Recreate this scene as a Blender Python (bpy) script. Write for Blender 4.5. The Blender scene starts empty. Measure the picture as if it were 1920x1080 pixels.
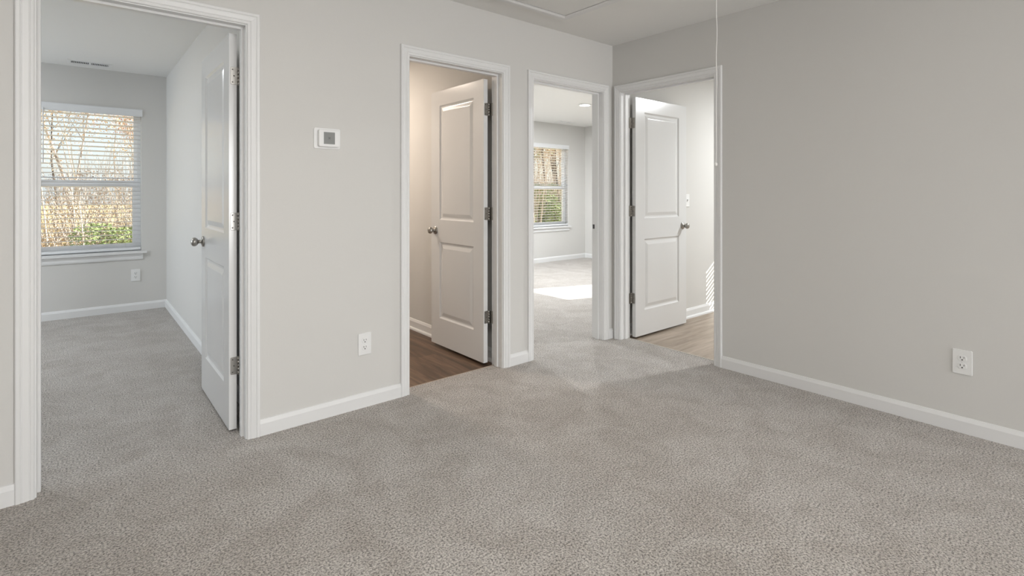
import bpy, bmesh, math, random
from mathutils import Vector, Matrix
PI = math.pi
R = math.radians
C = bpy.context.scene.collection
S = bpy.context.scene

# ------------------------------------------------------------------ materials
def mat(name, col, rough=0.6, spec=0.5, metal=0.0, bump=None, noise=None, emis=None):
    """bump = (scale, strength, distance) ; noise = (scale, amount)"""
    m = bpy.data.materials.new(name); m.use_nodes = True
    nt = m.node_tree; b = nt.nodes['Principled BSDF']
    b.inputs['Base Color'].default_value = (*col, 1)
    b.inputs['Roughness'].default_value = rough
    b.inputs['Specular IOR Level'].default_value = spec
    b.inputs['Metallic'].default_value = metal
    tc = nt.nodes.new('ShaderNodeTexCoord')
    if noise:
        n = nt.nodes.new('ShaderNodeTexNoise'); n.inputs['Scale'].default_value = noise[0]
        n.inputs['Detail'].default_value = 4
        nt.links.new(tc.outputs['Object'], n.inputs['Vector'])
        mx = nt.nodes.new('ShaderNodeMixRGB'); mx.blend_type = 'MIX'
        a = noise[1]
        mx.inputs[1].default_value = (*[c * (1 - a) for c in col], 1)
        mx.inputs[2].default_value = (*[min(1, c * (1 + a)) for c in col], 1)
        nt.links.new(n.outputs['Fac'], mx.inputs[0])
        nt.links.new(mx.outputs[0], b.inputs['Base Color'])
    if bump:
        n = nt.nodes.new('ShaderNodeTexNoise'); n.inputs['Scale'].default_value = bump[0]
        n.inputs['Detail'].default_value = 2
        nt.links.new(tc.outputs['Object'], n.inputs['Vector'])
        bp = nt.nodes.new('ShaderNodeBump'); bp.inputs['Strength'].default_value = bump[1]
        bp.inputs['Distance'].default_value = bump[2]
        nt.links.new(n.outputs['Fac'], bp.inputs['Height'])
        nt.links.new(bp.outputs['Normal'], b.inputs['Normal'])
    if emis:
        b.inputs['Emission Color'].default_value = (*emis[0], 1)
        b.inputs['Emission Strength'].default_value = emis[1]
    return m

M = {}
M['wall'] = mat('wall_paint', (0.65, 0.64, 0.617), 0.75, 0.25, bump=(180, 0.12, 0.002))
M['ceiling'] = mat('ceiling_paint', (0.82, 0.815, 0.795), 0.9, 0.15, bump=(140, 0.15, 0.002))
M['trim'] = mat('trim_paint', (0.76, 0.76, 0.755), 0.38, 0.4)
M['door'] = mat('door_paint', (0.75, 0.75, 0.745), 0.2, 0.7, bump=(60, 0.05, 0.001))
M['plastic'] = mat('white_plastic', (0.80, 0.80, 0.79), 0.35, 0.4)
M['slot'] = mat('dark_slot', (0.05, 0.05, 0.05), 0.6)
M['shadow_slot'] = mat('grey_slot', (0.22, 0.22, 0.22), 0.6)
M['nickel'] = mat('satin_nickel', (0.40, 0.385, 0.36), 0.33, 0.5, 1.0)
M['nickel_screw'] = mat('screw_metal', (0.18, 0.17, 0.16), 0.4, 0.5, 1.0)
M['screen'] = mat('thermostat_screen', (0.20, 0.205, 0.195), 0.3, 0.5)
M['reflection_mark'] = mat('thermostat_reflection', (0.10, 0.105, 0.10), 0.4, 0.5)  # tone of the reflection smudge painted on the screen
M['blind'] = mat('blind_vinyl', (0.78, 0.79, 0.80), 0.45, 0.4)
M['vinyl'] = mat('window_vinyl', (0.90, 0.91, 0.92), 0.35, 0.4)
M['cord'] = mat('cord_white', (0.80, 0.79, 0.76), 0.7, 0.2)
M['siding'] = mat('siding', (0.6, 0.6, 0.58), 0.8)
M['lamp_glow'] = mat('lamp_glow', (0.9, 0.9, 0.9), 0.5, emis=((1.0, 0.98, 0.94), 6.0))
M['lamp_warm'] = mat('lamp_warm', (0.9, 0.9, 0.9), 0.5, emis=((1.0, 0.86, 0.72), 4.0))
M['bark_dark'] = mat('bark_dark', (0.10, 0.085, 0.075), 0.9, 0.2, noise=(3, 0.3))
M['bark_pale'] = mat('bark_pale', (0.50, 0.44, 0.38), 0.9, 0.2, noise=(3, 0.3))
M['leaf_tan'] = mat('leaf_tan', (0.62, 0.46, 0.29), 0.8, 0.2, noise=(1.5, 0.35))
M['leaf_pink'] = mat('leaf_pink', (0.60, 0.36, 0.27), 0.8, 0.2, noise=(1.5, 0.3))
M['leaf_green'] = mat('leaf_green', (0.24, 0.31, 0.12), 0.7, 0.3, noise=(2, 0.4))
M['leaf_brown'] = mat('leaf_brown', (0.42, 0.33, 0.25), 0.85, 0.2, noise=(2, 0.4))

def glass_mat():
    m = bpy.data.materials.new('window_glass'); m.use_nodes = True
    nt = m.node_tree; nt.nodes.clear()
    o = nt.nodes.new('ShaderNodeOutputMaterial'); mx = nt.nodes.new('ShaderNodeMixShader')
    t = nt.nodes.new('ShaderNodeBsdfTransparent'); g = nt.nodes.new('ShaderNodeBsdfGlossy')
    g.inputs['Roughness'].default_value = 0.02
    t.inputs['Color'].default_value = (0.97, 0.985, 0.98, 1)
    mx.inputs[0].default_value = 0.05
    nt.links.new(t.outputs[0], mx.inputs[1]); nt.links.new(g.outputs[0], mx.inputs[2])
    nt.links.new(mx.outputs[0], o.inputs[0])
    return m
M['glass'] = glass_mat()

def carpet_mat():
    m = bpy.data.materials.new('carpet_pile'); m.use_nodes = True
    nt = m.node_tree; b = nt.nodes['Principled BSDF']; L = nt.links.new
    tc = nt.nodes.new('ShaderNodeTexCoord')
    # tufts
    v = nt.nodes.new('ShaderNodeTexVoronoi'); v.inputs['Scale'].default_value = 190
    v.inputs['Randomness'].default_value = 1.0
    n1 = nt.nodes.new('ShaderNodeTexNoise'); n1.inputs['Scale'].default_value = 135; n1.inputs['Detail'].default_value = 3
    n1.inputs['Roughness'].default_value = 0.75
    n2 = nt.nodes.new('ShaderNodeTexNoise'); n2.inputs['Scale'].default_value = 4.2; n2.inputs['Detail'].default_value = 7
    n2.inputs['Roughness'].default_value = 0.72; n2.inputs['Distortion'].default_value = 0.9
    for n in (v, n1, n2): L(tc.outputs['Object'], n.inputs['Vector'])
    r1 = nt.nodes.new('ShaderNodeValToRGB')
    r1.color_ramp.elements[0].position = 0.37; r1.color_ramp.elements[0].color = (0.15, 0.135, 0.122, 1)
    r1.color_ramp.elements[1].position = 0.585; r1.color_ramp.elements[1].color = (0.71, 0.668, 0.622, 1)
    L(n1.outputs['Fac'], r1.inputs[0])
    # large patches where the pile leans the other way
    r2 = nt.nodes.new('ShaderNodeValToRGB')
    r2.color_ramp.elements[0].position = 0.38; r2.color_ramp.elements[0].color = (0.82, 0.80, 0.78, 1)
    r2.color_ramp.elements[1].position = 0.60; r2.color_ramp.elements[1].color = (1.0, 1.0, 1.0, 1)
    L(n2.outputs['Fac'], r2.inputs[0])
    mx = nt.nodes.new('ShaderNodeMixRGB'); mx.blend_type = 'MULTIPLY'; mx.inputs[0].default_value = 1
    L(r1.outputs[0], mx.inputs[1]); L(r2.outputs[0], mx.inputs[2])
    L(mx.outputs[0], b.inputs['Base Color'])
    b.inputs['Roughness'].default_value = 1.0; b.inputs['Specular IOR Level'].default_value = 0.05
    b.inputs['Sheen Weight'].default_value = 0.25; b.inputs['Sheen Roughness'].default_value = 0.5
    ad = nt.nodes.new('ShaderNodeMath'); ad.operation = 'SUBTRACT'
    L(n1.outputs['Fac'], ad.inputs[0]); L(v.outputs['Distance'], ad.inputs[1])
    bp = nt.nodes.new('ShaderNodeBump'); bp.inputs['Strength'].default_value = 0.7; bp.inputs['Distance'].default_value = 0.006
    L(ad.outputs[0], bp.inputs['Height']); L(bp.outputs[0], b.inputs['Normal'])
    return m
M['carpet'] = carpet_mat()

def plank_mat(name, cols, along, rough):
    """wood plank vinyl; along = 'X' or 'Y' (world direction of the boards)"""
    m = bpy.data.materials.new(name); m.use_nodes = True
    nt = m.node_tree; b = nt.nodes['Principled BSDF']; L = nt.links.new
    tc = nt.nodes.new('ShaderNodeTexCoord'); mp = nt.nodes.new('ShaderNodeMapping')
    L(tc.outputs['Object'], mp.inputs['Vector'])
    if along == 'Y': mp.inputs['Rotation'].default_value = (0, 0, R(90))
    br = nt.nodes.new('ShaderNodeTexBrick')
    br.inputs['Scale'].default_value = 1; br.inputs['Brick Width'].default_value = 1.22; br.inputs['Row Height'].default_value = 0.15
    br.inputs['Mortar Size'].default_value = 0.0012; br.inputs['Mortar Smooth'].default_value = 0.2
    br.inputs['Color1'].default_value = (0.1, 0.1, 0.1, 1); br.inputs['Color2'].default_value = (0.9, 0.9, 0.9, 1)
    br.inputs['Mortar'].default_value = (0, 0, 0, 1)
    L(mp.outputs[0], br.inputs['Vector'])
    mp2 = nt.nodes.new('ShaderNodeMapping'); mp2.inputs['Scale'].default_value = (2.2, 22, 1)
    L(mp.outputs[0], mp2.inputs['Vector'])
    ns = nt.nodes.new('ShaderNodeTexNoise'); ns.inputs['Scale'].default_value = 1.0; ns.inputs['Detail'].default_value = 6
    ns.inputs['Roughness'].default_value = 0.65; ns.inputs['Distortion'].default_value = 0.5
    L(mp2.outputs[0], ns.inputs['Vector'])
    mx = nt.nodes.new('ShaderNodeMixRGB'); mx.inputs[0].default_value = 0.22
    L(ns.outputs['Fac'], mx.inputs[1]); L(br.outputs['Color'], mx.inputs[2])
    rp = nt.nodes.new('ShaderNodeValToRGB'); e = rp.color_ramp.elements
    e[0].position = 0.30; e[0].color = (*cols[0], 1); e[1].position = 0.68; e[1].color = (*cols[2], 1)
    k = e.new(0.48); k.color = (*cols[1], 1)
    L(mx.outputs[0], rp.inputs[0]); L(rp.outputs[0], b.inputs['Base Color'])
    b.inputs['Roughness'].default_value = rough; b.inputs['Specular IOR Level'].default_value = 0.4
    return m
M['plank_dark'] = plank_mat('dark_plank', ((0.045, 0.027, 0.017), (0.125, 0.077, 0.048), (0.24, 0.155, 0.10)), 'Y', 0.42)
M['plank_sunlit'] = plank_mat('sunlit_plank', ((0.20, 0.155, 0.115), (0.33, 0.265, 0.205), (0.45, 0.37, 0.30)), 'X', 0.42)  # brown planks with sun glare put into a paler colour

def ground_mat():
    m = bpy.data.materials.new('grass_and_leaf_litter'); m.use_nodes = True
    nt = m.node_tree; b = nt.nodes['Principled BSDF']; L = nt.links.new
    tc = nt.nodes.new('ShaderNodeTexCoord')
    n = nt.nodes.new('ShaderNodeTexNoise'); n.inputs['Scale'].default_value = 1.2; n.inputs['Detail'].default_value = 8
    L(tc.outputs['Object'], n.inputs['Vector'])
    rp = nt.nodes.new('ShaderNodeValToRGB'); e = rp.color_ramp.elements
    e[0].position = 0.35; e[0].color = (0.33, 0.27, 0.12, 1); e[1].position = 0.62; e[1].color = (0.62, 0.46, 0.25, 1)
    L(n.outputs['Fac'], rp.inputs[0]); L(rp.outputs[0], b.inputs['Base Color'])
    b.inputs['Roughness'].default_value = 1.0; b.inputs['Specular IOR Level'].default_value = 0.1
    return m
M['ground'] = ground_mat()

# ------------------------------------------------------------------ mesh helpers
class MB:
    def __init__(s): s.v = []; s.f = []; s.m = []; s.smooth = []
    def add(s, vs, fs, mi=0, smooth=False):
        o = len(s.v); s.v += [tuple(p) for p in vs]
        for f in fs: s.f.append(tuple(i + o for i in f)); s.m.append(mi); s.smooth.append(smooth)
    def box(s, a, b, mi=0):
        x0, y0, z0 = a; x1, y1, z1 = b
        if x0 > x1: x0, x1 = x1, x0
        if y0 > y1: y0, y1 = y1, y0
        if z0 > z1: z0, z1 = z1, z0
        v = [(x0, y0, z0), (x1, y0, z0), (x1, y1, z0), (x0, y1, z0), (x0, y0, z1), (x1, y0, z1), (x1, y1, z1), (x0, y1, z1)]
        s.add(v, [(0, 3, 2, 1), (4, 5, 6, 7), (0, 1, 5, 4), (1, 2, 6, 5), (2, 3, 7, 6), (3, 0, 4, 7)], mi)
        return s
    def bevbox(s, a, b, r, axis=1, side=-1):
        """plate with corners rounded in the plane across `axis`, and a softened front edge on `side`"""
        ax = [i for i in range(3) if i != axis]
        lo = [min(a[i], b[i]) for i in range(3)]; hi = [max(a[i], b[i]) for i in range(3)]
        def ring(inset, d):
            pts = []
            for cx, cy, a0 in ((1, 1, 0), (-1, 1, 90), (-1, -1, 180), (1, -1, 270)):
                for k in range(5):
                    t = R(a0 + 22.5 * k)
                    px = (hi[ax[0]] - r if cx > 0 else lo[ax[0]] + r) + (r - inset) * math.cos(t)
                    py = (hi[ax[1]] - r if cy > 0 else lo[ax[1]] + r) + (r - inset) * math.sin(t)
                    p = [0, 0, 0]; p[ax[0]] = px; p[ax[1]] = py; p[axis] = d; pts.append(p)
            return pts
        front = lo[axis] if side < 0 else hi[axis]; back = hi[axis] if side < 0 else lo[axis]
        th = abs(hi[axis] - lo[axis]); e = min(0.4 * r, 0.45 * th); sg = -1 if side < 0 else 1
        rings = [ring(0, back), ring(0, front - sg * e), ring(e * 0.35, front - sg * e * 0.35), ring(e, front)]
        n = 20; vs = [p for q in rings for p in q]; fs = []
        for k in range(3):
            for i in range(n): j = (i + 1) % n; fs.append((k * n + i, k * n + j, (k + 1) * n + j, (k + 1) * n + i))
        fs.append(tuple(range(n))[::-1]); fs.append(tuple(3 * n + i for i in range(n)))
        s.add(vs, fs); return s
    def tube(s, p, q, r0, r1, n=6, cap=True, mi=0):
        p = Vector(p); q = Vector(q); d = (q - p)
        if d.length < 1e-7: return s
        d.normalize(); u = d.orthogonal().normalized(); w = d.cross(u)
        vs = []
        for c, r in ((p, r0), (q, r1)):
            for i in range(n):
                t = 2 * PI * i / n; vs.append(c + u * (r * math.cos(t)) + w * (r * math.sin(t)))
        fs = [(i, (i + 1) % n, n + (i + 1) % n, n + i) for i in range(n)]
        if cap: fs += [tuple(range(n))[::-1], tuple(range(n, 2 * n))]
        s.add(vs, fs, mi, n > 5); return s
    def lathe(s, prof, origin=(0, 0, 0), axis='Z', n=28, mi=0, sgn=1):
        vs = []; o = Vector(origin)
        for (r, h) in prof:
            for i in range(n):
                t = 2 * PI * i / n; a, b = r * math.cos(t), r * math.sin(t)
                p = {'Z': (a, b, h * sgn), 'Y': (a, h * sgn, b), 'X': (h * sgn, a, b)}[axis]
                vs.append(o + Vector(p))
        fs = []
        for k in range(len(prof) - 1):
            for i in range(n): j = (i + 1) % n; fs.append((k * n + i, k * n + j, (k + 1) * n + j, (k + 1) * n + i))
        fs.append(tuple(range(n))[::-1]); fs.append(tuple((len(prof) - 1) * n + i for i in range(n)))
        s.add(vs, fs, mi, True); return s
    def build(s, name, m, parent=None, loc=None, rotz=0.0, flip=True):
        me = bpy.data.meshes.new(name)
        me.from_pydata([Vector(p) for p in s.v], [], s.f)
        ms = m if isinstance(m, (list, tuple)) else [m]
        for x in ms: me.materials.append(x)
        for p, mi, sm in zip(me.polygons, s.m, s.smooth): p.material_index = mi; p.use_smooth = sm
        if flip:
            bm = bmesh.new(); bm.from_mesh(me); bmesh.ops.recalc_face_normals(bm, faces=bm.faces); bm.to_mesh(me); bm.free()
        me.update()
        if any(s.smooth) and not all(s.smooth): pass
        o = bpy.data.objects.new(name, me); C.objects.link(o)
        if parent: o.parent = parent
        if loc: o.location = loc
        o.rotation_euler[2] = rotz
        return o

def tag(o, label=None, cat=None, group=None, kind=None):
    if label: o['label'] = label
    if cat: o['category'] = cat
    if group: o['group'] = group
    if kind: o['kind'] = kind
    return o
def empty(name, loc, rotz=0.0):
    o = bpy.data.objects.new(name, None); C.objects.link(o); o.location = loc; o.rotation_euler[2] = rotz
    o.empty_display_size = 0.1; return o
def children(o): return [c for c in bpy.data.objects if c.parent == o]
def copy_tree(o, parent=None):
    c = o.copy(); C.objects.link(c)
    if parent: c.parent = parent
    for ch in list(o.children): copy_tree(ch, c)
    return c
def box_obj(name, a, b, m, label=None, cat=None, kind='structure', parent=None):
    mb = MB(); mb.box(a, b); o = mb.build(name, m, parent)
    return tag(o, label, cat, kind=kind)

# ------------------------------------------------------------------ key measures (metres; wall corner = origin)
CH = 2.443          # ceiling height
WT = 0.115          # partition thickness
YB = 3.80           # inside face of the house's rear wall
XE = 3.86           # inside face of the house's east wall
OW = 0.14           # outside wall thickness
HEAD = 2.038
HX0, HY0 = -5.3, -8.0
BX0 = -6.3          # west end of the left bedroom
D1 = (-3.566, -2.805); D2 = (-1.903, -1.187); D3 = (-0.892, -0.122)   # doorways in wall A (x from, to)
D4 = (-0.905, -0.090)                                                # doorway in wall B (y from, to)
BSX = -2.715        # bedroom side wall
TSX = -1.118        # bathroom side wall
R3X = -1.003        # far room's left wall
R4Y = -2.6

# ------------------------------------------------------------------ walls
def wall(name, axis, u0, u1, v0, v1, holes, label, z0=-0.04, z1=CH, m=None):
    """axis 'X': wall runs along x from u0 to u1, thickness y v0..v1; holes = [(u0,u1,z0,z1)]"""
    mb = MB()
    cuts = sorted(set([u0, u1] + [h[0] for h in holes] + [h[1] for h in holes]))
    def bx(a, b, za, zb):
        if b - a < 1e-6 or zb - za < 1e-6: return
        if axis == 'X': mb.box((a, v0, za), (b, v1, zb))
        else: mb.box((v0, a, za), (v1, b, zb))
    for a, b in zip(cuts[:-1], cuts[1:]):
        hs = [h for h in holes if h[0] <= a + 1e-6 and h[1] >= b - 1e-6]
        if not hs: bx(a, b, z0, z1)
        else:
            h = hs[0]; bx(a, b, z0, h[2]); bx(a, b, h[3], z1)
    o = mb.build(name, m or M['wall']); return tag(o, label, 'wall', kind='structure')

WZ0, WZ1 = 0.61, 2.07     # window openings
JT = 0.018                # jamb board thickness around the openings
def dh(d): return (d[0] - JT, d[1] + JT, -1, HEAD + JT)
WIN1 = (-3.845, -2.933); WIN2 = (2.502, 3.414)
E3 = (0.177, 1.089); E4 = (-0.914, -0.100)
wall('wall_left', 'X', HX0, XE, 0, WT, [dh(D1), dh(D2), dh(D3)], 'long greige hallway wall with the thermostat and three doorways')
wall('wall_right', 'Y', HY0, 0, 0, WT, [dh(D4)], 'greige hallway wall with one outlet and a doorway near the corner')
wall('wall_back', 'X', HX0, WT, HY0 - OW, HY0, [(-5.15, -4.25, 0.3, 2.3), (-1.95, -0.12, 0.3, 2.3)], 'hallway end wall opposite the bedroom doors')  # both openings added out of view for the hall fill lamps
wall('wall_near', 'Y', HY0, 0, HX0 - OW, HX0, [], 'hallway wall facing the laundry doorway')
wall('wall_bedroom_side', 'Y', WT, YB, BSX, TSX - 1.36, [], 'lit side wall of the bedroom behind the leftmost open door')
wall('wall_bathroom_side', 'Y', WT, YB, TSX, R3X, [], 'warm side wall behind the bathroom door')
wall('wall_bathroom_back', 'X', TSX - 1.36, TSX, 2.4, 2.4 + WT, [], 'back wall of the bathroom')
wall('wall_rear', 'X', BX0, XE + OW, YB, YB + OW, [(*WIN1, WZ0, WZ1), (*WIN2, WZ0, WZ1)], 'rear outside wall with the windows facing the woods')
wall('wall_east', 'Y', R4Y, YB, XE, XE + OW, [(*E3, WZ0, WZ1), (*E4, WZ0, WZ1)], 'sunny outside wall of the far rooms')
wall('wall_west', 'Y', 0, YB, BX0 - OW, BX0, [(2.0, 3.6, WZ0, WZ1)], 'far side wall of the left bedroom')  # opening added out of view for the bedroom fill lamp
wall('wall_laundry', 'X', WT, XE + OW, R4Y - OW, R4Y, [], 'wall of the laundry room opposite its lit wall')
wall('wall_bedroom_front', 'X', BX0 - OW, HX0, 0, WT, [], 'front wall of the left bedroom beyond its doorway')

mb = MB(); mb.box((BX0 - OW, HY0 - OW, CH), (XE + OW, YB + OW, CH + 0.12))
tag(mb.build('ceiling', M['ceiling']), 'flat off-white ceiling over the hallway and rooms', 'ceiling', kind='structure')

# ------------------------------------------------------------------ floors
mb = MB()
for a, b in (((HX0, HY0), (0, 0)), ((HX0, 0), (0, 0.089)), ((0, D4[0] - .02), (0.088, D4[1] + .02)),
             ((D1[0] - .02, 0.089), (D1[1] + .02, WT)), ((BX0, WT), (BSX, YB)), ((D3[0] - .02, 0.089), (D3[1] + .02, WT)), ((R3X, WT), (XE, YB))):
    x0, y0 = a; x1, y1 = b
    mb.add([(x0, y0, 0), (x1, y0, 0), (x1, y1, 0), (x0, y1, 0)], [(0, 1, 2, 3)])
# carpet edges at the two vinyl doorways
for (x0, y0, x1, y1) in ((D2[0] - .02, 0.089, D2[1] + .02, 0.089), (0.088, D4[0] - .02, 0.088, D4[1] + .02)):
    mb.add([(x0, y0, 0), (x1, y1, 0), (x1, y1, -0.03), (x0, y0, -0.03)], [(0, 1, 2, 3)])
tag(mb.build('floor', M['carpet'], flip=False), 'grey beige cut pile carpet running through hallway and both bedrooms', 'carpet', kind='structure')
box_obj('floor.001', (TSX - 1.36, 0.0895, -0.05), (TSX, 2.4, -0.012), M['plank_dark'], 'dark brown plank vinyl floor in the second doorway', 'floor')
box_obj('floor.002', (0.0885, R4Y, -0.05), (XE, 0, -0.012), M['plank_sunlit'], 'brown plank vinyl floor coloured as sunlit beyond the right doorway', 'floor')
# metal/vinyl edge strips
box_obj('trim_1', (0.084, D4[0], -0.012), (0.092, D4[1], 0.003), mat('edge_strip', (0.62, 0.59, 0.54), 0.5), 'pale edge strip between carpet and sunlit vinyl', 'threshold')
box_obj('trim_2', (D2[0], 0.086, -0.012), (D2[1], 0.093, 0.002), mat('edge_strip_tan', (0.45, 0.36, 0.29), 0.5), 'thin tan edge strip between carpet and dark vinyl', 'threshold')

# ------------------------------------------------------------------ baseboards
BP = [(0, 0), (0.0135, 0), (0.0135, 0.060), (0.011, 0.066), (0.0085, 0.072), (0.006, 0.079), (0.0, 0.081)]
SHOE = [(0.0135, -0.012), (0.030, -0.012), (0.029, 0.0), (0.024, 0.007), (0.0135, 0.010)]
def baseboard(name, p, q, nrm, label, shoe=False, z=0.0):
    """p,q = ends on the wall face, nrm = into the room"""
    def sweep(mb, prof):
        vs = []
        for e in (p, q):
            for (d, h) in prof: vs.append((e[0] + nrm[0] * d, e[1] + nrm[1] * d, h + z))
        n = len(prof); fs = [(i, (i + 1) % n, n + (i + 1) % n, n + i) for i in range(n)]
        fs += [tuple(range(n)), tuple(range(n, 2 * n))]
        mb.add(vs, fs)
    mb = MB(); prof = [(d, h if h > 0 else -0.012) for d, h in BP] if shoe else [(d, h if h > 0 else -0.01) for d, h in BP]
    sweep(mb, prof); o = mb.build(name, M['trim']); tag(o, label, 'baseboard', kind='structure')
    if shoe:
        m2 = MB(); sweep(m2, SHOE); m2.build('shoe_moulding', M['trim'], o)
    return o
CW = 0.062
g = 0.0005
baseboard('baseboard_left', (D1[1] + CW + g, 0), (D2[0] - CW - g, 0), (0, -1), 'white baseboard under the thermostat and outlet')
baseboard('baseboard_left.001', (D2[1] + CW + g, 0), (D3[0] - CW - g, 0), (0, -1), 'short white baseboard between the second and third doorways')
baseboard('baseboard_left.002', (D3[1] + CW + g, 0), (-0.0005, 0), (0, -1), 'stub of white baseboard in the hallway corner')
baseboard('baseboard_left.003', (HX0, 0), (D1[0] - CW - g, 0), (0, -1), 'white baseboard at the outer side of the leftmost doorway')
baseboard('baseboard_right', (0, D4[0] - CW - g), (0, HY0), (-1, 0), 'long white baseboard along the wall with one outlet')
baseboard('baseboard_back', (HX0, HY0), (0, HY0), (0, 1), 'white baseboard on the hallway end wall')
baseboard('baseboard_near', (HX0, 0), (HX0, HY0), (1, 0), 'white baseboard on the hallway wall facing the laundry')
baseboard('baseboard_bedroom_rear', (BX0, YB), (BSX, YB), (0, -1), 'white baseboard below the large bedroom window')
baseboard('baseboard_bedroom_side', (BSX, WT + 0.02), (BSX, YB), (-1, 0), 'white baseboard running back beside the leftmost open door')
baseboard('baseboard_bathroom', (TSX, WT), (TSX, 2.4), (-1, 0), 'white baseboard with shoe moulding over dark vinyl floor', shoe=True)
baseboard('baseboard_far_rear', (R3X, YB), (XE, YB), (0, -1), 'white baseboard below the window of the sunny far room')
baseboard('baseboard_far_side', (XE, WT), (XE, YB), (-1, 0), 'white baseboard on the far room side wall')
baseboard('baseboard_laundry', (WT, 0), (XE, 0), (0, -1), 'white baseboard with shoe moulding over sunlit vinyl floor', shoe=True)

# ------------------------------------------------------------------ door frames
# frame-local axes: x along the wall (0 = left jamb face seen from the hall), y into the room, z up
CAS = [(0.005, 0), (0.005, 0.0075), (0.009, 0.0105), (0.016, 0.0105), (0.019, 0.0085), (0.023, 0.0115), (0.040, 0.0145), (0.045, 0.0130), (0.048, 0.0165), (0.058, 0.0170), (0.062, 0.0140), (0.062, 0)]
def casing_mb(W, y, sg, z0=0.0):
    mb = MB(); n = len(CAS)
    st = []
    for k in range(4):
        for (u, t) in CAS:
            X = -u if k < 2 else W + u
            Z = z0 if k in (0, 3) else HEAD + u
            st.append((X, y + sg * t, Z))
    fs = []
    for k in range(3):
        for i in range(n): j = (i + 1) % n; fs.append((k * n + i, k * n + j, (k + 1) * n + j, (k + 1) * n + i))
    fs += [tuple(range(n)), tuple(3 * n + i for i in range(n))]
    mb.add(st, fs); return mb
def door_frame(name, loc, rotz, W, label, stop_side, clip_left=None, z0=-0.012):
    root = empty(name, loc, rotz); tag(root, label, 'door frame', kind='structure')
    j = MB()
    for a, b in (((-JT, 0, z0), (0, WT, HEAD)), ((W, 0, z0), (W + JT, WT, HEAD)), ((-JT, 0, HEAD), (W + JT, WT, HEAD + JT))): j.box(a, b)
    j.build('jamb', M['trim'], root)
    s = MB(); sy0, sy1 = 0.044, 0.078
    s.box((0, sy0, z0), (0.011, sy1, HEAD)); s.box((W - 0.011, sy0, z0), (W, sy1, HEAD)); s.box((0.011, sy0, HEAD - 0.011), (W - 0.011, sy1, HEAD))
    s.build('door_stop', M['trim'], root)
    casing_mb(W, 0, -1, z0).build('casing', M['trim'], root)
    casing_mb(W, WT, 1, z0).build('casing', M['trim'], root)
    return root
f1 = door_frame('trim_3', (D1[0], 0, 0), 0, D1[1] - D1[0], 'white moulded door frame of the large leftmost doorway', 0)
f2 = door_frame('trim_4', (D2[0], 0, 0), 0, D2[1] - D2[0], 'white door frame around the doorway with dark vinyl floor', 0)
f3 = door_frame('trim_5', (D3[0], 0, 0), 0, D3[1] - D3[0], 'white door frame of the narrow opening with no door showing', 0)
f4 = door_frame('trim_6', (0, D4[1], 0), R(-90), D4[1] - D4[0], 'white door frame on the right wall around the sunlit vinyl floor', 0)
# strike plate on the right jamb of the third doorway
sp = MB(); W3 = D3[1] - D3[0]
sp.bevbox((W3 - 0.0015, 0.084, 0.900), (W3, 0.112, 0.960), 0.004, axis=0, side=-1)
sp.build('strike_plate', M['trim'], f3)
sp = MB(); sp.box((W3 - 0.0022, 0.088, 0.912), (W3 - 0.0014, 0.109, 0.948)); o = sp.build('strike_hole', M['slot'], f3); o['label'] = 'dark latch hole'

# ------------------------------------------------------------------ panel doors
def door_leaf_mesh(w, h=2.008, t=0.035):
    mb = MB(); st = 0.122
    xs = [0, st, w - st, w]; zs = [0, 0.212, 0.815, 0.990, 1.892, h]
    for y, sg in ((0, -1), (t, 1)):
        def P(x, z, d=0): return (x, y - sg * d, z)
        for i in range(3):
            for k in range(5):
                if i == 1 and k in (1, 3):
                    x0, x1, z0, z1 = xs[1], xs[2], zs[k], zs[k + 1]
                    prev = None
                    for ins, d in ((0, 0), (0.004, 0.0035), (0.011, 0.0085), (0.020, 0.0095), (0.024, 0.0088), (0.048, 0.0022), (0.051, 0.0018)):
                        ring = [P(x0 + ins, z0 + ins, d), P(x1 - ins, z0 + ins, d), P(x1 - ins, z1 - ins, d), P(x0 + ins, z1 - ins, d)]
                        if prev:
                            mb.add(prev + ring, [(a, (a + 1) % 4, 4 + (a + 1) % 4, 4 + a) for a in range(4)])
                        prev = ring
                    mb.add(prev, [(0, 1, 2, 3)])
                else:
                    mb.add([P(xs[i], zs[k]), P(xs[i + 1], zs[k]), P(xs[i + 1], zs[k + 1]), P(xs[i], zs[k + 1])], [(0, 1, 2, 3)])
    for a, b in (((0, 0), (0, h)), ((w, 0), (w, h))):
        x = a[0]; mb.add([(x, 0, 0), (x, t, 0), (x, t, h), (x, 0, h)], [(0, 1, 2, 3)])
    mb.add([(0, 0, 0), (w, 0, 0), (w, t, 0), (0, t, 0)], [(0, 1, 2, 3)])
    mb.add([(0, 0, h), (w, 0, h), (w, t, h), (0, t, h)], [(0, 1, 2, 3)])
    return mb
KNOB = [(0.0325, 0), (0.0325, 0.004), (0.030, 0.008), (0.022, 0.011), (0.012, 0.013), (0.0105, 0.020), (0.0115, 0.028),
        (0.017, 0.031), (0.023, 0.037), (0.0265, 0.045), (0.026, 0.053), (0.022, 0.060), (0.014, 0.065), (0.004, 0.067)]
def weld(o):
    bm = bmesh.new(); bm.from_mesh(o.data); bmesh.ops.remove_doubles(bm, verts=bm.verts, dist=1e-5)
    bmesh.ops.recalc_face_normals(bm, faces=bm.faces); bm.to_mesh(o.data); bm.free()
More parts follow.
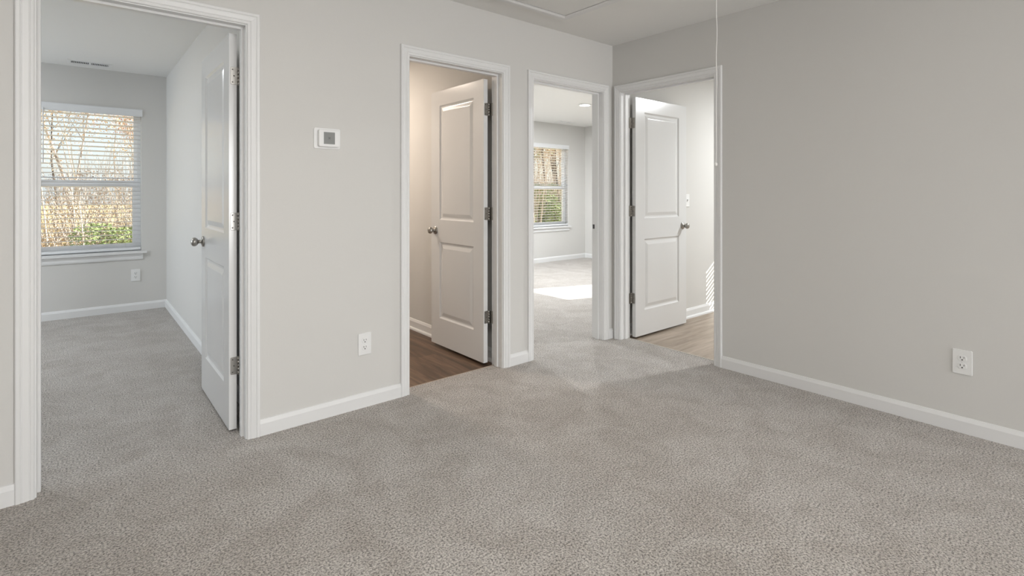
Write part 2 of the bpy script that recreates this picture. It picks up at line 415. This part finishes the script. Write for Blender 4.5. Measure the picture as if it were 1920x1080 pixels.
def panel_door(name, loc, rotz, w, label, kside, jamb_off, jamb_y, knob_z=0.905):
    """leaf-local: x from the hinge edge, y = thickness; kside = -1/+1 side of the knuckles;
    jamb_off = local y of the jamb face, jamb_y = how far in front (local -x) the hinge leaf on the jamb sits"""
    t = 0.035
    o = door_leaf_mesh(w, t=t).build(name, M['door'], loc=loc, rotz=rotz, flip=True); weld(o)
    tag(o, label, 'door', kind='structure')
    for sg, y in ((-1, 0), (1, t)):
        k = MB(); k.lathe(KNOB, (w - 0.062, y, knob_z), 'Y', sgn=sg); k.build('door_knob', M['nickel'], o)
    l = MB(); l.box((w, 0.006, knob_z - 0.028), (w + 0.0015, 0.029, knob_z + 0.028)); l.box((w, 0.012, knob_z - 0.008), (w + 0.009, 0.022, knob_z + 0.008)); l.build('latch', M['nickel'], o)
    yk = -0.007 if kside < 0 else t + 0.007
    for zc in (1.795, 1.055, 0.322):
        h = MB(); z0, z1 = zc - 0.0445, zc + 0.0445
        ya, yb = (yk, 0.029) if kside < 0 else (0.006, yk)
        # leaf on the door edge, outer corners rounded
        h.bevbox((-0.0022, min(ya, yb), z0), (0.0, max(ya, yb), z1), 0.007, axis=0, side=-1)
        for q in range(5):
            a = z0 + q * 0.0178; h.tube((-0.006, yk, a + 0.0006), (-0.006, yk, a + 0.0172), 0.0062, 0.0062, 14)
        h.lathe([(0.0005, -0.003), (0.004, -0.002), (0.0055, 0)], (-0.006, yk, z0), 'Z', 12)
        h.lathe([(0.0055, 0), (0.004, 0.002), (0.0005, 0.003)], (-0.006, yk, z1), 'Z', 12)
        # leaf on the jamb
        sgn = -1 if kside < 0 else 1
        h.bevbox((-0.006 - 0.030, jamb_off - 0.0012, z0), (-0.006, jamb_off + 0.0012, z1), 0.0055, axis=1, side=-sgn)
        hp = h.build('hinge', M['nickel'], o)
        s = MB()
        for (yy, zz) in ((0.5, 0.032), (0.3, 0.0), (0.5, -0.032)):
            yc = 0.004 + 0.030 * yy if kside < 0 else t - 0.004 - 0.030 * yy
            s.lathe([(0.0036, 0), (0.003, 0.0008), (0.001, 0.0009)], (-0.0022, yc, zc + zz), 'X', 10, sgn=-1)
        s.build('screw', M['nickel_screw'], hp)
    return o
z_leaf = 0.013
panel_door('door_1', (-2.818, 0.130, z_leaf), R(90), 0.755, 'white two panel door standing open in the leftmost doorway', -1, -0.0115, 0)
panel_door('door_2', (-1.2065, 0.140, z_leaf - 0.003), R(90), 0.705, 'white two panel door open over the dark vinyl floor', -1, -0.018, 0)
panel_door('door_3', (0.140, -0.132, z_leaf - 0.008), 0, 0.765, 'white two panel door open on the sunlit vinyl floor beyond the right wall', 1, 0.0405, 0)

# ------------------------------------------------------------------ windows with blinds
def window(name, loc, rotz, W, label, blind_label=None, wand=False, tilt=-9.0):
    """local x along the wall, y outward (0 = inside wall face), z up"""
    root = empty(name, loc, rotz); tag(root, label, 'window', kind='structure')
    z0, z1 = WZ0, WZ1; zm = 1.318
    def frame(mb, x0, x1, za, zb, y0, y1, w, wb=None, wt=None):
        wb = wb or w; wt = wt or w
        mb.box((x0, y0, za), (x0 + w, y1, zb)); mb.box((x1 - w, y0, za), (x1, y1, zb))
        mb.box((x0 + w, y0, za), (x1 - w, y1, za + wb)); mb.box((x0 + w, y0, zb - wt), (x1 - w, y1, zb))
    f = MB(); frame(f, 0, W, z0, z1, 0.075, 0.138, 0.030); f.build('window_frame', M['vinyl'], root)
    f = MB(); frame(f, 0.030, W - 0.030, zm - 0.040, z1 - 0.030, 0.108, 0.130, 0.028, 0.050); u = f.build('upper_sash', M['vinyl'], root)
    f = MB(); f.box((0.056, 0.117, zm), (W - 0.056, 0.121, z1 - 0.055)); f.build('glass_pane', M['glass'], u)
    f = MB(); frame(f, 0.030, W - 0.030, z0 + 0.030, zm + 0.020, 0.080, 0.106, 0.040, 0.045, 0.060); l = f.build('lower_sash', M['vinyl'], root)
    f = MB(); f.box((0.068, 0.091, z0 + 0.073), (W - 0.068, 0.095, zm - 0.038)); f.build('glass_pane', M['glass'], l)
    s = MB(); s.box((-0.045, -0.038, z0 - 0.020), (W + 0.045, 0.0, z0 + 0.0)); s.box((0.0, 0.0, z0 - 0.0), (W, 0.075, z0 + 0.004))
    s.build('window_sill', M['trim'], root)
    a = MB(); pr = [(0, 0), (0.014, 0), (0.016, 0.012), (0.012, 0.03), (0.014, 0.05), (0.010, 0.064), (0, 0.064)]
    zt = z0 - 0.020; vs = [(x, -d, zt - h) for x in (-0.012, W + 0.012) for d, h in pr]; n = len(pr)
    a.add(vs, [(i, (i + 1) % n, n + (i + 1) % n, n + i) for i in range(n)] + [tuple(range(n)), tuple(range(n, 2 * n))])
    a.build('apron', M['trim'], root)
    if blind_label:
        b = empty('window_blind', loc, rotz); tag(b, blind_label, 'window blind')
        v = MB(); pv = [(0, 1.998), (0.010, 1.998), (0.0125, 2.006), (0.0095, 2.014), (0.0095, 2.052), (0.0135, 2.062), (0.0135, 2.073), (0, 2.073)]
        vs = [(x, -0.001 - d, z) for x in (-0.009, W + 0.009) for d, z in pv]; n = len(pv)
        v.add(vs, [(i, (i + 1) % n, n + (i + 1) % n, n + i) for i in range(n)] + [tuple(range(n)), tuple(range(n, 2 * n))])
        v.build('valance', M['blind'], b)
        hr = MB(); hr.box((0.004, 0.006, 2.016), (W - 0.004, 0.056, 2.066)); hr.build('headrail', M['blind'], b)
        zs = []; z = 1.985
        while z > z0 + 0.075: zs.append(z); z -= 0.0445
        sl = None
        for z in zs:
            if sl is None:
                m = MB(); c = math.cos(R(tilt)); sn = math.sin(R(tilt)); prof = []
                for q in range(7):
                    y = -0.025 + 0.05 * q / 6; cr = 0.0022 * (1 - (y / 0.025) ** 2)
                    prof.append((y * c, y * sn + cr))
                pts = [(x, 0.031 + y, zz + dz) for x in (0.006, W - 0.006) for dz in (0.0012, -0.0012) for (y, zz) in (prof if dz > 0 else prof[::-1])]
                n = 14
                m.add(pts, [(i, (i + 1) % n, n + (i + 1) % n, n + i) for i in range(n)] + [tuple(range(n)), tuple(range(n, 2 * n))])
                sl = m.build('slat', M['blind'], b, loc=(0, 0, z))
            else:
                s2 = sl.copy(); C.objects.link(s2); s2.parent = b; s2.location = (0, 0, z)
        br = MB(); br.box((0.006, 0.008, z0 + 0.018), (W - 0.006, 0.054, z0 + 0.040)); br.build('bottom_rail', M['blind'], b)
        for x in (0.13, W / 2, W - 0.13):
            cd = MB()
            for y in (0.004, 0.058): cd.tube((x, y, 2.02), (x, y, z0 + 0.04), 0.0006, 0.0006, 5)
            cd.build('ladder_cord', M['cord'], b)
        if wand:
            wn = MB(); wn.tube((0.155, -0.014, 2.02), (0.155, -0.014, 1.50), 0.0045, 0.0045, 8); wn.build('tilt_wand', M['blind'], b)
    return root
window('window_1', (WIN1[0], YB, 0), 0, WIN1[1] - WIN1[0], 'white single hung window in the bedroom of the leftmost doorway',
       'white slatted blind lowered over the large bedroom window', True)
window('window_2', (WIN2[0], YB, 0), 0, WIN2[1] - WIN2[0], 'white single hung window in the sunny room of the third doorway',
       'white slatted blind on the window of the sunny third doorway room')
window('window_3', (XE, E3[1], 0), R(-90), E3[1] - E3[0], 'unshaded side window letting sun onto the far carpet')
window('window_4', (XE, E4[1], 0), R(-90), E4[1] - E4[0], 'side window throwing striped sun on the laundry wall',
       'white slatted blind on the laundry side window', tilt=9)

# ------------------------------------------------------------------ wall fittings
def wall_outlet(loc, rotz, label, group='wall outlets'):
    root = empty('wall_outlet', loc, rotz); tag(root, label, 'outlet', group)
    p = MB(); p.bevbox((-0.0385, -0.0065, -0.0615), (0.0385, 0, 0.0615), 0.004, 1, -1); p.build('cover_plate', M['plastic'], root)
    for dz in (-0.0195, 0.0195):
        r = MB(); r.bevbox((-0.017, -0.0085, dz - 0.0145), (0.017, -0.006, dz + 0.0145), 0.010, 1, -1); rr = r.build('receptacle', M['plastic'], root)
        s = MB()
        s.box((-0.0085, -0.0091, dz - 0.001), (-0.006, -0.0084, dz + 0.009)); s.box((0.006, -0.0091, dz), (0.0082, -0.0084, dz + 0.0085))
        s.lathe([(0.0032, 0), (0.0032, 0.0006)], (0, -0.0085, dz - 0.0075), 'Y', 12, sgn=-1)
        s.build('socket_slot', M['slot'], rr)
    s = MB(); s.lathe([(0.0032, 0), (0.002, 0.001)], (0, -0.0065, 0), 'Y', 10, sgn=-1); s.build('screw', M['plastic'], root)
    return root
wall_outlet((-2.190, 0, 0.357), 0, 'white outlet on the hallway wall below the thermostat')
wall_outlet((0, -2.246, 0.357), R(-90), 'white outlet alone on the right hallway wall')
wall_outlet((-2.981, YB, 0.364), 0, 'white outlet under the big bedroom window')
# light switch in the laundry
root = empty('light_switch', (1.128, 0, 1.137), 0); tag(root, 'white light switch on the bright wall behind the right door', 'light switch')
p = MB(); p.bevbox((-0.0385, -0.0065, -0.0615), (0.0385, 0, 0.0615), 0.004, 1, -1); p.build('cover_plate', M['plastic'], root)
p = MB(); p.box((-0.006, -0.010, -0.012), (0.006, -0.006, 0.012)); p.box((-0.004, -0.018, 0.000), (0.004, -0.009, 0.010)); p.build('toggle', M['plastic'], root)
# thermostat
root = empty('thermostat', (-2.404, 0, 1.5065), 0); tag(root, 'white wall thermostat with a small square grey screen', 'thermostat')
p = MB(); p.bevbox((-0.072, -0.006, -0.0565), (0.072, 0, 0.0565), 0.010, 1, -1); p.build('back_plate', M['plastic'], root)
p = MB(); p.bevbox((-0.052, -0.026, -0.046), (0.060, -0.005, 0.046), 0.009, 1, -1); p.build('body', M['plastic'], root)
p = MB(); p.box((-0.026, -0.0268, -0.031), (0.034, -0.0258, 0.033)); sc = p.build('screen', M['screen'], root)
p = MB()
for a in (45, -45):
    c, s_ = math.cos(R(a)), math.sin(R(a)); L_, w_ = 0.008, 0.0016
    pts = [(0.004 + c * u - s_ * v, 0, 0.001 + s_ * u + c * v) for u, v in ((-L_, -w_), (L_, -w_), (L_, w_), (-L_, w_))]
    p.add([(x, -0.0272, z) for x, y, z in pts] + [(x, -0.0267, z) for x, y, z in pts], [(0, 1, 2, 3), (4, 5, 6, 7), (0, 1, 5, 4), (1, 2, 6, 5), (2, 3, 7, 6), (3, 0, 4, 7)])
p.build('screen_reflection', M['reflection_mark'], sc)  # dark cross painted in for a reflected smudge

# ------------------------------------------------------------------ ceiling fittings
hx0, hx1, hy0, hy1 = -1.500, -0.800, -1.715, -0.226
root = empty('attic_hatch', ((hx0 + hx1) / 2, (hy0 + hy1) / 2, CH)); tag(root, 'white attic stair hatch with flat trim in the hallway ceiling', 'attic hatch')
ox, oy = (hx0 + hx1) / 2, (hy0 + hy1) / 2
p = MB(); hw, hl = (hx1 - hx0) / 2, (hy1 - hy0) / 2; w = 0.056
prof = [(0, 0), (0, 0.013), (0.006, 0.0165), (0.040, 0.0165), (0.046, 0.012), (0.056, 0.009), (0.056, 0)]
n = len(prof); vs = []
for sx, sy in ((-1, -1), (1, -1), (1, 1), (-1, 1)):
    for u, t in prof: vs.append((sx * (hw - u), sy * (hl - u), -t))
p.add(vs, [(k * n + i, k * n + i + 1, ((k + 1) % 4) * n + i + 1, ((k + 1) % 4) * n + i) for k in range(4) for i in range(n - 1)])
p.build('hatch_trim', M['trim'], root)
p = MB(); p.box((-hw + 0.063, -hl + 0.063, -0.008), (hw - 0.063, hl - 0.063, -0.0005)); p.build('hatch_panel', mat('hatch_paint', (0.78, 0.78, 0.76), 0.5, 0.3), root)
p = MB(); p.box((-hw + 0.0562, -hl + 0.0562, -0.003), (hw - 0.0562, hl - 0.0562, -0.0002)); p.build('hatch_gap', M['slot'], root)
# pull cord
root = empty('pull_cord', (-1.145, -1.552, 1.35)); tag(root, 'thin white pull cord hanging from the attic hatch', 'cord')
p = MB(); pts = []
for k in range(41):
    z = (CH - 0.010 - 1.35) * k / 40; pts.append((-0.006 * (1 - k / 40) * 1.0 + 0.0012 * math.sin(k * .9), 0.0012 * math.cos(k * .7), z))
for a, b in zip(pts[:-1], pts[1:]): p.tube(a, b, 0.0016, 0.0016, 6, cap=False)
p.build('cord', M['cord'], root)
p = MB(); p.lathe([(0.001, -0.012), (0.005, -0.010), (0.0065, -0.003), (0.005, 0.003), (0.002, 0.006)], pts[0], 'Z', 14); p.build('pull_knob', M['cord'], root)

def ceiling_vent(loc, L, W_, label, nl=22):
    root = empty('ceiling_vent', loc); tag(root, label, 'vent', 'ceiling air vents')
    f = MB()
    for a, b in (((-L / 2, -W_ / 2), (L / 2, -W_ / 2 + 0.025)), ((-L / 2, W_ / 2 - 0.025), (L / 2, W_ / 2)), ((-L / 2, -W_ / 2 + .025), (-L / 2 + 0.025, W_ / 2 - .025)), ((L / 2 - 0.025, -W_ / 2 + .025), (L / 2, W_ / 2 - .025)), ((-0.010, -W_ / 2 + .025), (0.010, W_ / 2 - .025))):
        f.box((a[0], a[1], -0.006), (b[0], b[1], -0.0003))
    f.build('vent_frame', M['plastic'], root)
    k = MB(); k.box((-L / 2 + .025, -W_ / 2 + .025, -0.0012), (L / 2 - .025, W_ / 2 - .025, -0.0004)); k.build('vent_opening', M['slot'], root)
    l = MB(); n = nl
    for i in range(n):
        x = -L / 2 + 0.030 + (L - 0.06) * i / (n - 1)
        if abs(x) < 0.012: continue
        l.add([(x - 0.0035, -W_ / 2 + .025, -0.0015), (x + 0.0005, -W_ / 2 + .025, -0.0060), (x + 0.0005, W_ / 2 - .025, -0.0060), (x - 0.0035, W_ / 2 - .025, -0.0015),
               (x - 0.0025, -W_ / 2 + .025, -0.0015), (x + 0.0015, -W_ / 2 + .025, -0.0060), (x + 0.0015, W_ / 2 - .025, -0.0060), (x - 0.0025, W_ / 2 - .025, -0.0015)],
              [(0, 1, 2, 3), (4, 5, 6, 7), (0, 1, 5, 4), (1, 2, 6, 5), (2, 3, 7, 6), (3, 0, 4, 7)])
    l.build('louvre', M['plastic'], root)
    return root
ceiling_vent((-3.350, 3.560, CH), 0.33, 0.15, 'white ceiling register above the big bedroom window')
ceiling_vent((3.060, 3.535, CH), 0.33, 0.15, 'white ceiling register seen through the third doorway')

def recessed_light(x, y, label, glow='lamp_glow', group='ceiling lights', power=30, col=(1, .97, .92), size=0.13):
    root = empty('ceiling_light', (x, y, CH)); tag(root, label, 'ceiling light', group)
    t = MB(); t.lathe([(0.080, 0), (0.093, -0.001), (0.093, -0.006), (0.088, -0.010), (0.074, -0.012), (0.074, -0.004)], (0, 0, 0), 'Z', 32); t.build('light_trim', M['plastic'], root)
    d = MB(); d.lathe([(0.070, -0.0125), (0.070, -0.0135), (0.050, -0.0150), (0.001, -0.0155)], (0, 0, 0), 'Z', 32); d.build('diffuser', M[glow], root)
    ld = bpy.data.lights.new('downlight', 'AREA'); ld.shape = 'DISK'; ld.size = size; ld.energy = power; ld.color = col
    lo = bpy.data.objects.new('downlight', ld); C.objects.link(lo); lo.parent = root; lo.location = (0, 0, -0.02)
    return root

# ------------------------------------------------------------------ lights
def area(name, loc, rot, sx, sy, power, col):
    ld = bpy.data.lights.new(name, 'AREA'); ld.shape = 'RECTANGLE'; ld.size = sx; ld.size_y = sy; ld.energy = power; ld.color = col
    o = bpy.data.objects.new(name, ld); C.objects.link(o); o.location = loc; o.rotation_euler = rot; return o
recessed_light(1.99, 2.11, 'lit round ceiling light in the sunny third doorway room', power=72, col=(.92, .96, 1))
recessed_light(0.0, 3.0, 'added round ceiling light hidden from view in the third doorway room', power=72, col=(.92, .96, 1))  # unseen extra lamp, added to brighten this room
b_ = recessed_light(-2.0, 1.75, 'warm round ceiling light of the bathroom', 'lamp_warm', power=24, col=(1, .85, .72), size=0.15); b_.scale = (2, 2, 1)
recessed_light(2.1, -1.40, 'added round ceiling light hidden from view in the laundry', power=68, col=(.95, .98, 1))  # added out of sight to lift the laundry wall
recessed_light(-4.60, 2.10, 'added round ceiling light hidden from view in the left bedroom', power=20, col=(.92, .96, 1))  # hidden lamp added as bedroom fill
h_ = recessed_light(-3.05, -2.35, 'large added round ceiling light above the hallway out of view', power=26, size=0.15); h_.scale = (2, 2, 1)  # unseen lamp added so the left wall outshines the right
# added fill lamps standing in for daylight, outside openings made up for them
area('fill_hall', (-1.035, HY0 - 0.20, 1.3), (R(90), 0, 0), 1.8, 1.95, 135, (0.98, 0.985, 1.0))
area('fill_hall', (-4.70, HY0 - 0.20, 1.3), (R(90), 0, 0), 0.9, 1.95, 70, (0.98, 0.985, 1.0))
area('fill_bedroom', (BX0 - 0.25, 2.8, 1.4), (R(90), 0, R(-90)), 1.6, 1.4, 45, (0.84, 0.92, 1.0))

SUN_EL, SH = R(31.0), Vector((-0.946, 0.324))
SH.normalize()
sd = bpy.data.lights.new('sun', 'SUN'); sd.energy = 17.0; sd.angle = R(0.09); sd.color = (1.0, 0.95, 0.88)
so = bpy.data.objects.new('sun', sd); C.objects.link(so)
dirv = Vector((SH.x * math.cos(SUN_EL), SH.y * math.cos(SUN_EL), -math.sin(SUN_EL)))
so.rotation_euler = dirv.to_track_quat('-Z', 'Y').to_euler(); so.location = (12, -4, 9)

w = bpy.data.worlds.new('sky'); S.world = w; w.use_nodes = True; nt = w.node_tree
bg = nt.nodes['Background']; sky = nt.nodes.new('ShaderNodeTexSky'); sky.sky_type = 'NISHITA'
sky.sun_disc = False; sky.sun_elevation = SUN_EL; sky.sun_rotation = math.atan2(-SH.x, -SH.y)
sky.air_density = 1.0; sky.dust_density = 2.0; sky.ozone_density = 1.0
mxs = nt.nodes.new('ShaderNodeMixRGB'); mxs.inputs[0].default_value = 0.6; mxs.inputs[2].default_value = (4.6, 4.9, 5.2, 1)
nt.links.new(sky.outputs[0], mxs.inputs[1]); nt.links.new(mxs.outputs[0], bg.inputs[0]); bg.inputs[1].default_value = 0.25

# ------------------------------------------------------------------ outdoors
GZ = -0.45
mb = MB(); mb.add([(-60, YB + OW, GZ), (80, YB + OW, GZ), (80, 90, GZ), (-60, 90, GZ)], [(0, 1, 2, 3)])
mb.add([(XE + OW, -60, GZ), (80, -60, GZ), (80, YB + OW, GZ), (XE + OW, YB + OW, GZ)], [(0, 1, 2, 3)])
tag(mb.build('ground', M['ground'], flip=False), 'dry straw coloured grass behind the house', 'grass', kind='structure')
box_obj('foundation', (BX0 - OW, HY0 - OW, GZ - 0.1), (XE + OW, YB + OW, -0.06), M['siding'], 'concrete slab under the house', 'foundation')

def grow(rng, mb, leaves, p, d, L, r, depth, leafy, lsize):
    nseg = 4 if depth == 0 else 3
    for k in range(nseg):
        d = (d + Vector((rng.uniform(-.12, .12), rng.uniform(-.12, .12), rng.uniform(-.02, .08)))).normalized()
        q = p + d * (L / nseg); r2 = r * (0.80 if depth == 0 else 0.7)
        mb.tube(p, q, r, r2, 5 if depth == 0 else 3, cap=False)
        if depth < 3:
            nb = (1 if k == 0 else 2) if depth == 0 else rng.choice((1, 2))
            if depth == 0 and k == 0: nb = 0
            for _ in range(nb):
                a = rng.uniform(0, 2 * PI); sp = rng.uniform(.5, 1.0)
                nd = (d + Vector((math.cos(a), math.sin(a), rng.uniform(.0, .5))) * sp).normalized()
                grow(rng, mb, leaves, q, nd, L * rng.uniform(.38, .55), r2 * .55, depth + 1, leafy, lsize)
        if depth >= 2 or (depth == 1 and k > 0):
            for _ in range(leafy):
                c = q + Vector([rng.uniform(-.22, .22) for _ in range(3)])
                u = Vector([rng.uniform(-1, 1) for _ in range(3)]).normalized(); v = u.orthogonal().normalized()
                s = lsize * rng.uniform(.6, 1.3)
                leaves.add([c - u * s, c + v * s * .6, c + u * s, c - v * s * .6], [(0, 1, 2, 3)])
        p, r = q, r2

def tree_proto(name, seed, H, r, bark, leafm, leafy, lsize, label, cat, group):
    rng = random.Random(seed); t = MB(); l = MB()
    grow(rng, t, l, Vector((0, 0, 0)), Vector((rng.uniform(-.06, .06), rng.uniform(-.06, .06), 1)), H, r, 0, leafy, lsize)
    root = empty(name, (0, 0, GZ)); tag(root, label, cat, group)
    t.build('trunk', M[bark], root, flip=False)
    if l.v: l.build('foliage', M[leafm], root, flip=False)
    return root
def bush_proto(name, seed, rad, h, leafm, nleaf, lsize, ntwig, bark, label, cat, group):
    rng = random.Random(seed); t = MB(); l = MB()
    for _ in range(ntwig):
        a = rng.uniform(0, 2 * PI); b = rng.uniform(0, rad * .5)
        p = Vector((math.cos(a) * b, math.sin(a) * b, 0)); L_ = h * rng.uniform(.7, 1.5)
        d = Vector((rng.uniform(-.4, .4), rng.uniform(-.4, .4), 1)).normalized()
        for k in range(3):
            d = (d + Vector((rng.uniform(-.2, .2), rng.uniform(-.2, .2), 0))).normalized(); q = p + d * L_ / 3
            t.tube(p, q, 0.011 * (1 - k * .25), 0.011 * (.8 - k * .25), 3, cap=False); p = q
    for _ in range(nleaf):
        a = rng.uniform(0, 2 * PI); b = rad * math.sqrt(rng.random()); z = h * rng.random() ** .8
        b *= math.sqrt(max(0.05, 1 - (z / h) ** 2 * .8))
        c = Vector((math.cos(a) * b, math.sin(a) * b, z))
        u = Vector([rng.uniform(-1, 1) for _ in range(3)]).normalized(); v = u.orthogonal().normalized(); s = lsize * rng.uniform(.6, 1.4)
        l.add([c - u * s, c + v * s * .6, c + u * s, c - v * s * .6], [(0, 1, 2, 3)])
    root = empty(name, (0, 0, GZ)); tag(root, label, cat, group)
    t.build('stems', M[bark], root, flip=False); l.build('foliage', M[leafm], root, flip=False)
    return root
T = [
 tree_proto('bare_tree', 3, 8.5, 0.075, 'bark_dark', 'leaf_tan', 3, 0.04, 'dark bare tree with a few tan leaves in the woods outside', 'tree', 'dark bare trees in the woods'),
 tree_proto('tan_tree', 5, 7.0, 0.05, 'bark_pale', 'leaf_tan', 10, 0.05, 'pale tree with tan autumn leaves in the woods outside', 'tree', 'tan leaved trees in the woods'),
 tree_proto('reddish_tree', 8, 8.0, 0.05, 'bark_pale', 'leaf_pink', 10, 0.05, 'tree with thin reddish leaves in the woods outside', 'tree', 'reddish trees in the woods'),
 tree_proto('sapling', 12, 4.5, 0.025, 'bark_pale', 'leaf_tan', 1, 0.035, 'thin pale sapling at the edge of the woods outside', 'sapling', 'pale saplings at the wood edge'),
 tree_proto('green_tree', 21, 7.0, 0.06, 'bark_dark', 'leaf_green', 9, 0.06, 'green leaved tree behind the sunny far window', 'tree', 'green trees in the woods'),
]
Bs = [
 bush_proto('thicket_shrub', 31, 1.3, 2.3, 'leaf_brown', 600, 0.03, 70, 'bark_pale', 'brown tangled thicket shrub with pale stems outside', 'shrub', 'brown thicket shrubs outside'),
 bush_proto('green_bush', 37, 0.8, 1.1, 'leaf_green', 900, 0.05, 8, 'bark_dark', 'low green bush at the edge of the woods outside', 'bush', 'green bushes outside'),
 bush_proto('straw_shrub', 41, 1.2, 1.6, 'leaf_tan', 600, 0.03, 40, 'bark_pale', 'straw coloured shrub at the edge of the woods outside', 'shrub', 'straw coloured shrubs outside'),
]
used = set()
def place(proto, x, y, s, rz):
    o = proto if proto.name not in used else copy_tree(proto)
    used.add(proto.name); o.location = (x, y, GZ); o.scale = (s, s, s); o.rotation_euler[2] = rz
rng = random.Random(77)
CX, CY = -3.4398, -2.8032
def fan(t, y): return CX + t * (y - CY)       # point on the line of sight with slope t at depth y
# woods behind the bedroom window (slope -0.25..0.3) and behind the far window (0.75..1.2)
for band, (t0, t1) in enumerate(((-0.30, 0.34), (0.80, 1.16))):
    for k in range(44):
        y = 14.5 + 18 * (k / 44) + rng.uniform(-.5, .5); x = fan(rng.uniform(t0, t1), y)
        if band == 0: pr = rng.choice((T[0], T[1], T[1], T[2], T[2], T[3]))
        else: pr = rng.choice((T[0], T[1], T[1], T[2], T[4], T[4]))
        place(pr, x, y, rng.uniform(.75, 1.2), rng.uniform(0, 6.28))
    for k in range(22):
        y = 12.8 + rng.uniform(0, 5); x = fan(rng.uniform(t0, t1), y)
        place(T[3], x, y, rng.uniform(.6, 1.1), rng.uniform(0, 6.28))
    for k in range(30):
        y = 13.8 + 9 * (k / 30); x = fan(t0 + (t1 - t0) * ((k * 0.618) % 1), y)
        place(rng.choice((Bs[0], Bs[0], Bs[2])), x, y, rng.uniform(.8, 1.15), rng.uniform(0, 6.28))
for t, y, s in ((-0.02 - .22, 13.6, 1.0), (-.205, 14.0, 1.1), (-.16, 14.4, .9), (0.02, 14.0, .8), (0.055, 13.8, .7), (.86, 14, 1), (.95, 14.5, 1.4), (1.0, 13.5, 1.0), (.90, 15.5, 1.9), (.98, 16, 1.9)):
    place(Bs[1], fan(t, y), y, s, t * 40)
place(T[0], fan(-0.098, 13.5), 13.5, .8, 1.0); place(T[0], fan(0.078, 13.0), 13.0, .95, 4.0); place(T[4], fan(.955, 15), 15, 1.0, 1)

# ------------------------------------------------------------------ camera and colour
cam = bpy.data.cameras.new('camera'); co = bpy.data.objects.new('camera', cam); C.objects.link(co)
co.location = (CX, CY, 1.2147); co.rotation_euler = (R(90), 0, R(-39.882))
cam.sensor_width = 36; cam.lens = 974.55 / 1920 * 36
cam.shift_y = -(540 - 361.15) / 1920; cam.clip_start = 0.05; cam.clip_end = 300
S.camera = co
S.view_settings.view_transform = 'Standard'; S.view_settings.look = 'None'
S.view_settings.exposure = 0.0; S.view_settings.gamma = 1.0; S.view_settings.use_curve_mapping = False
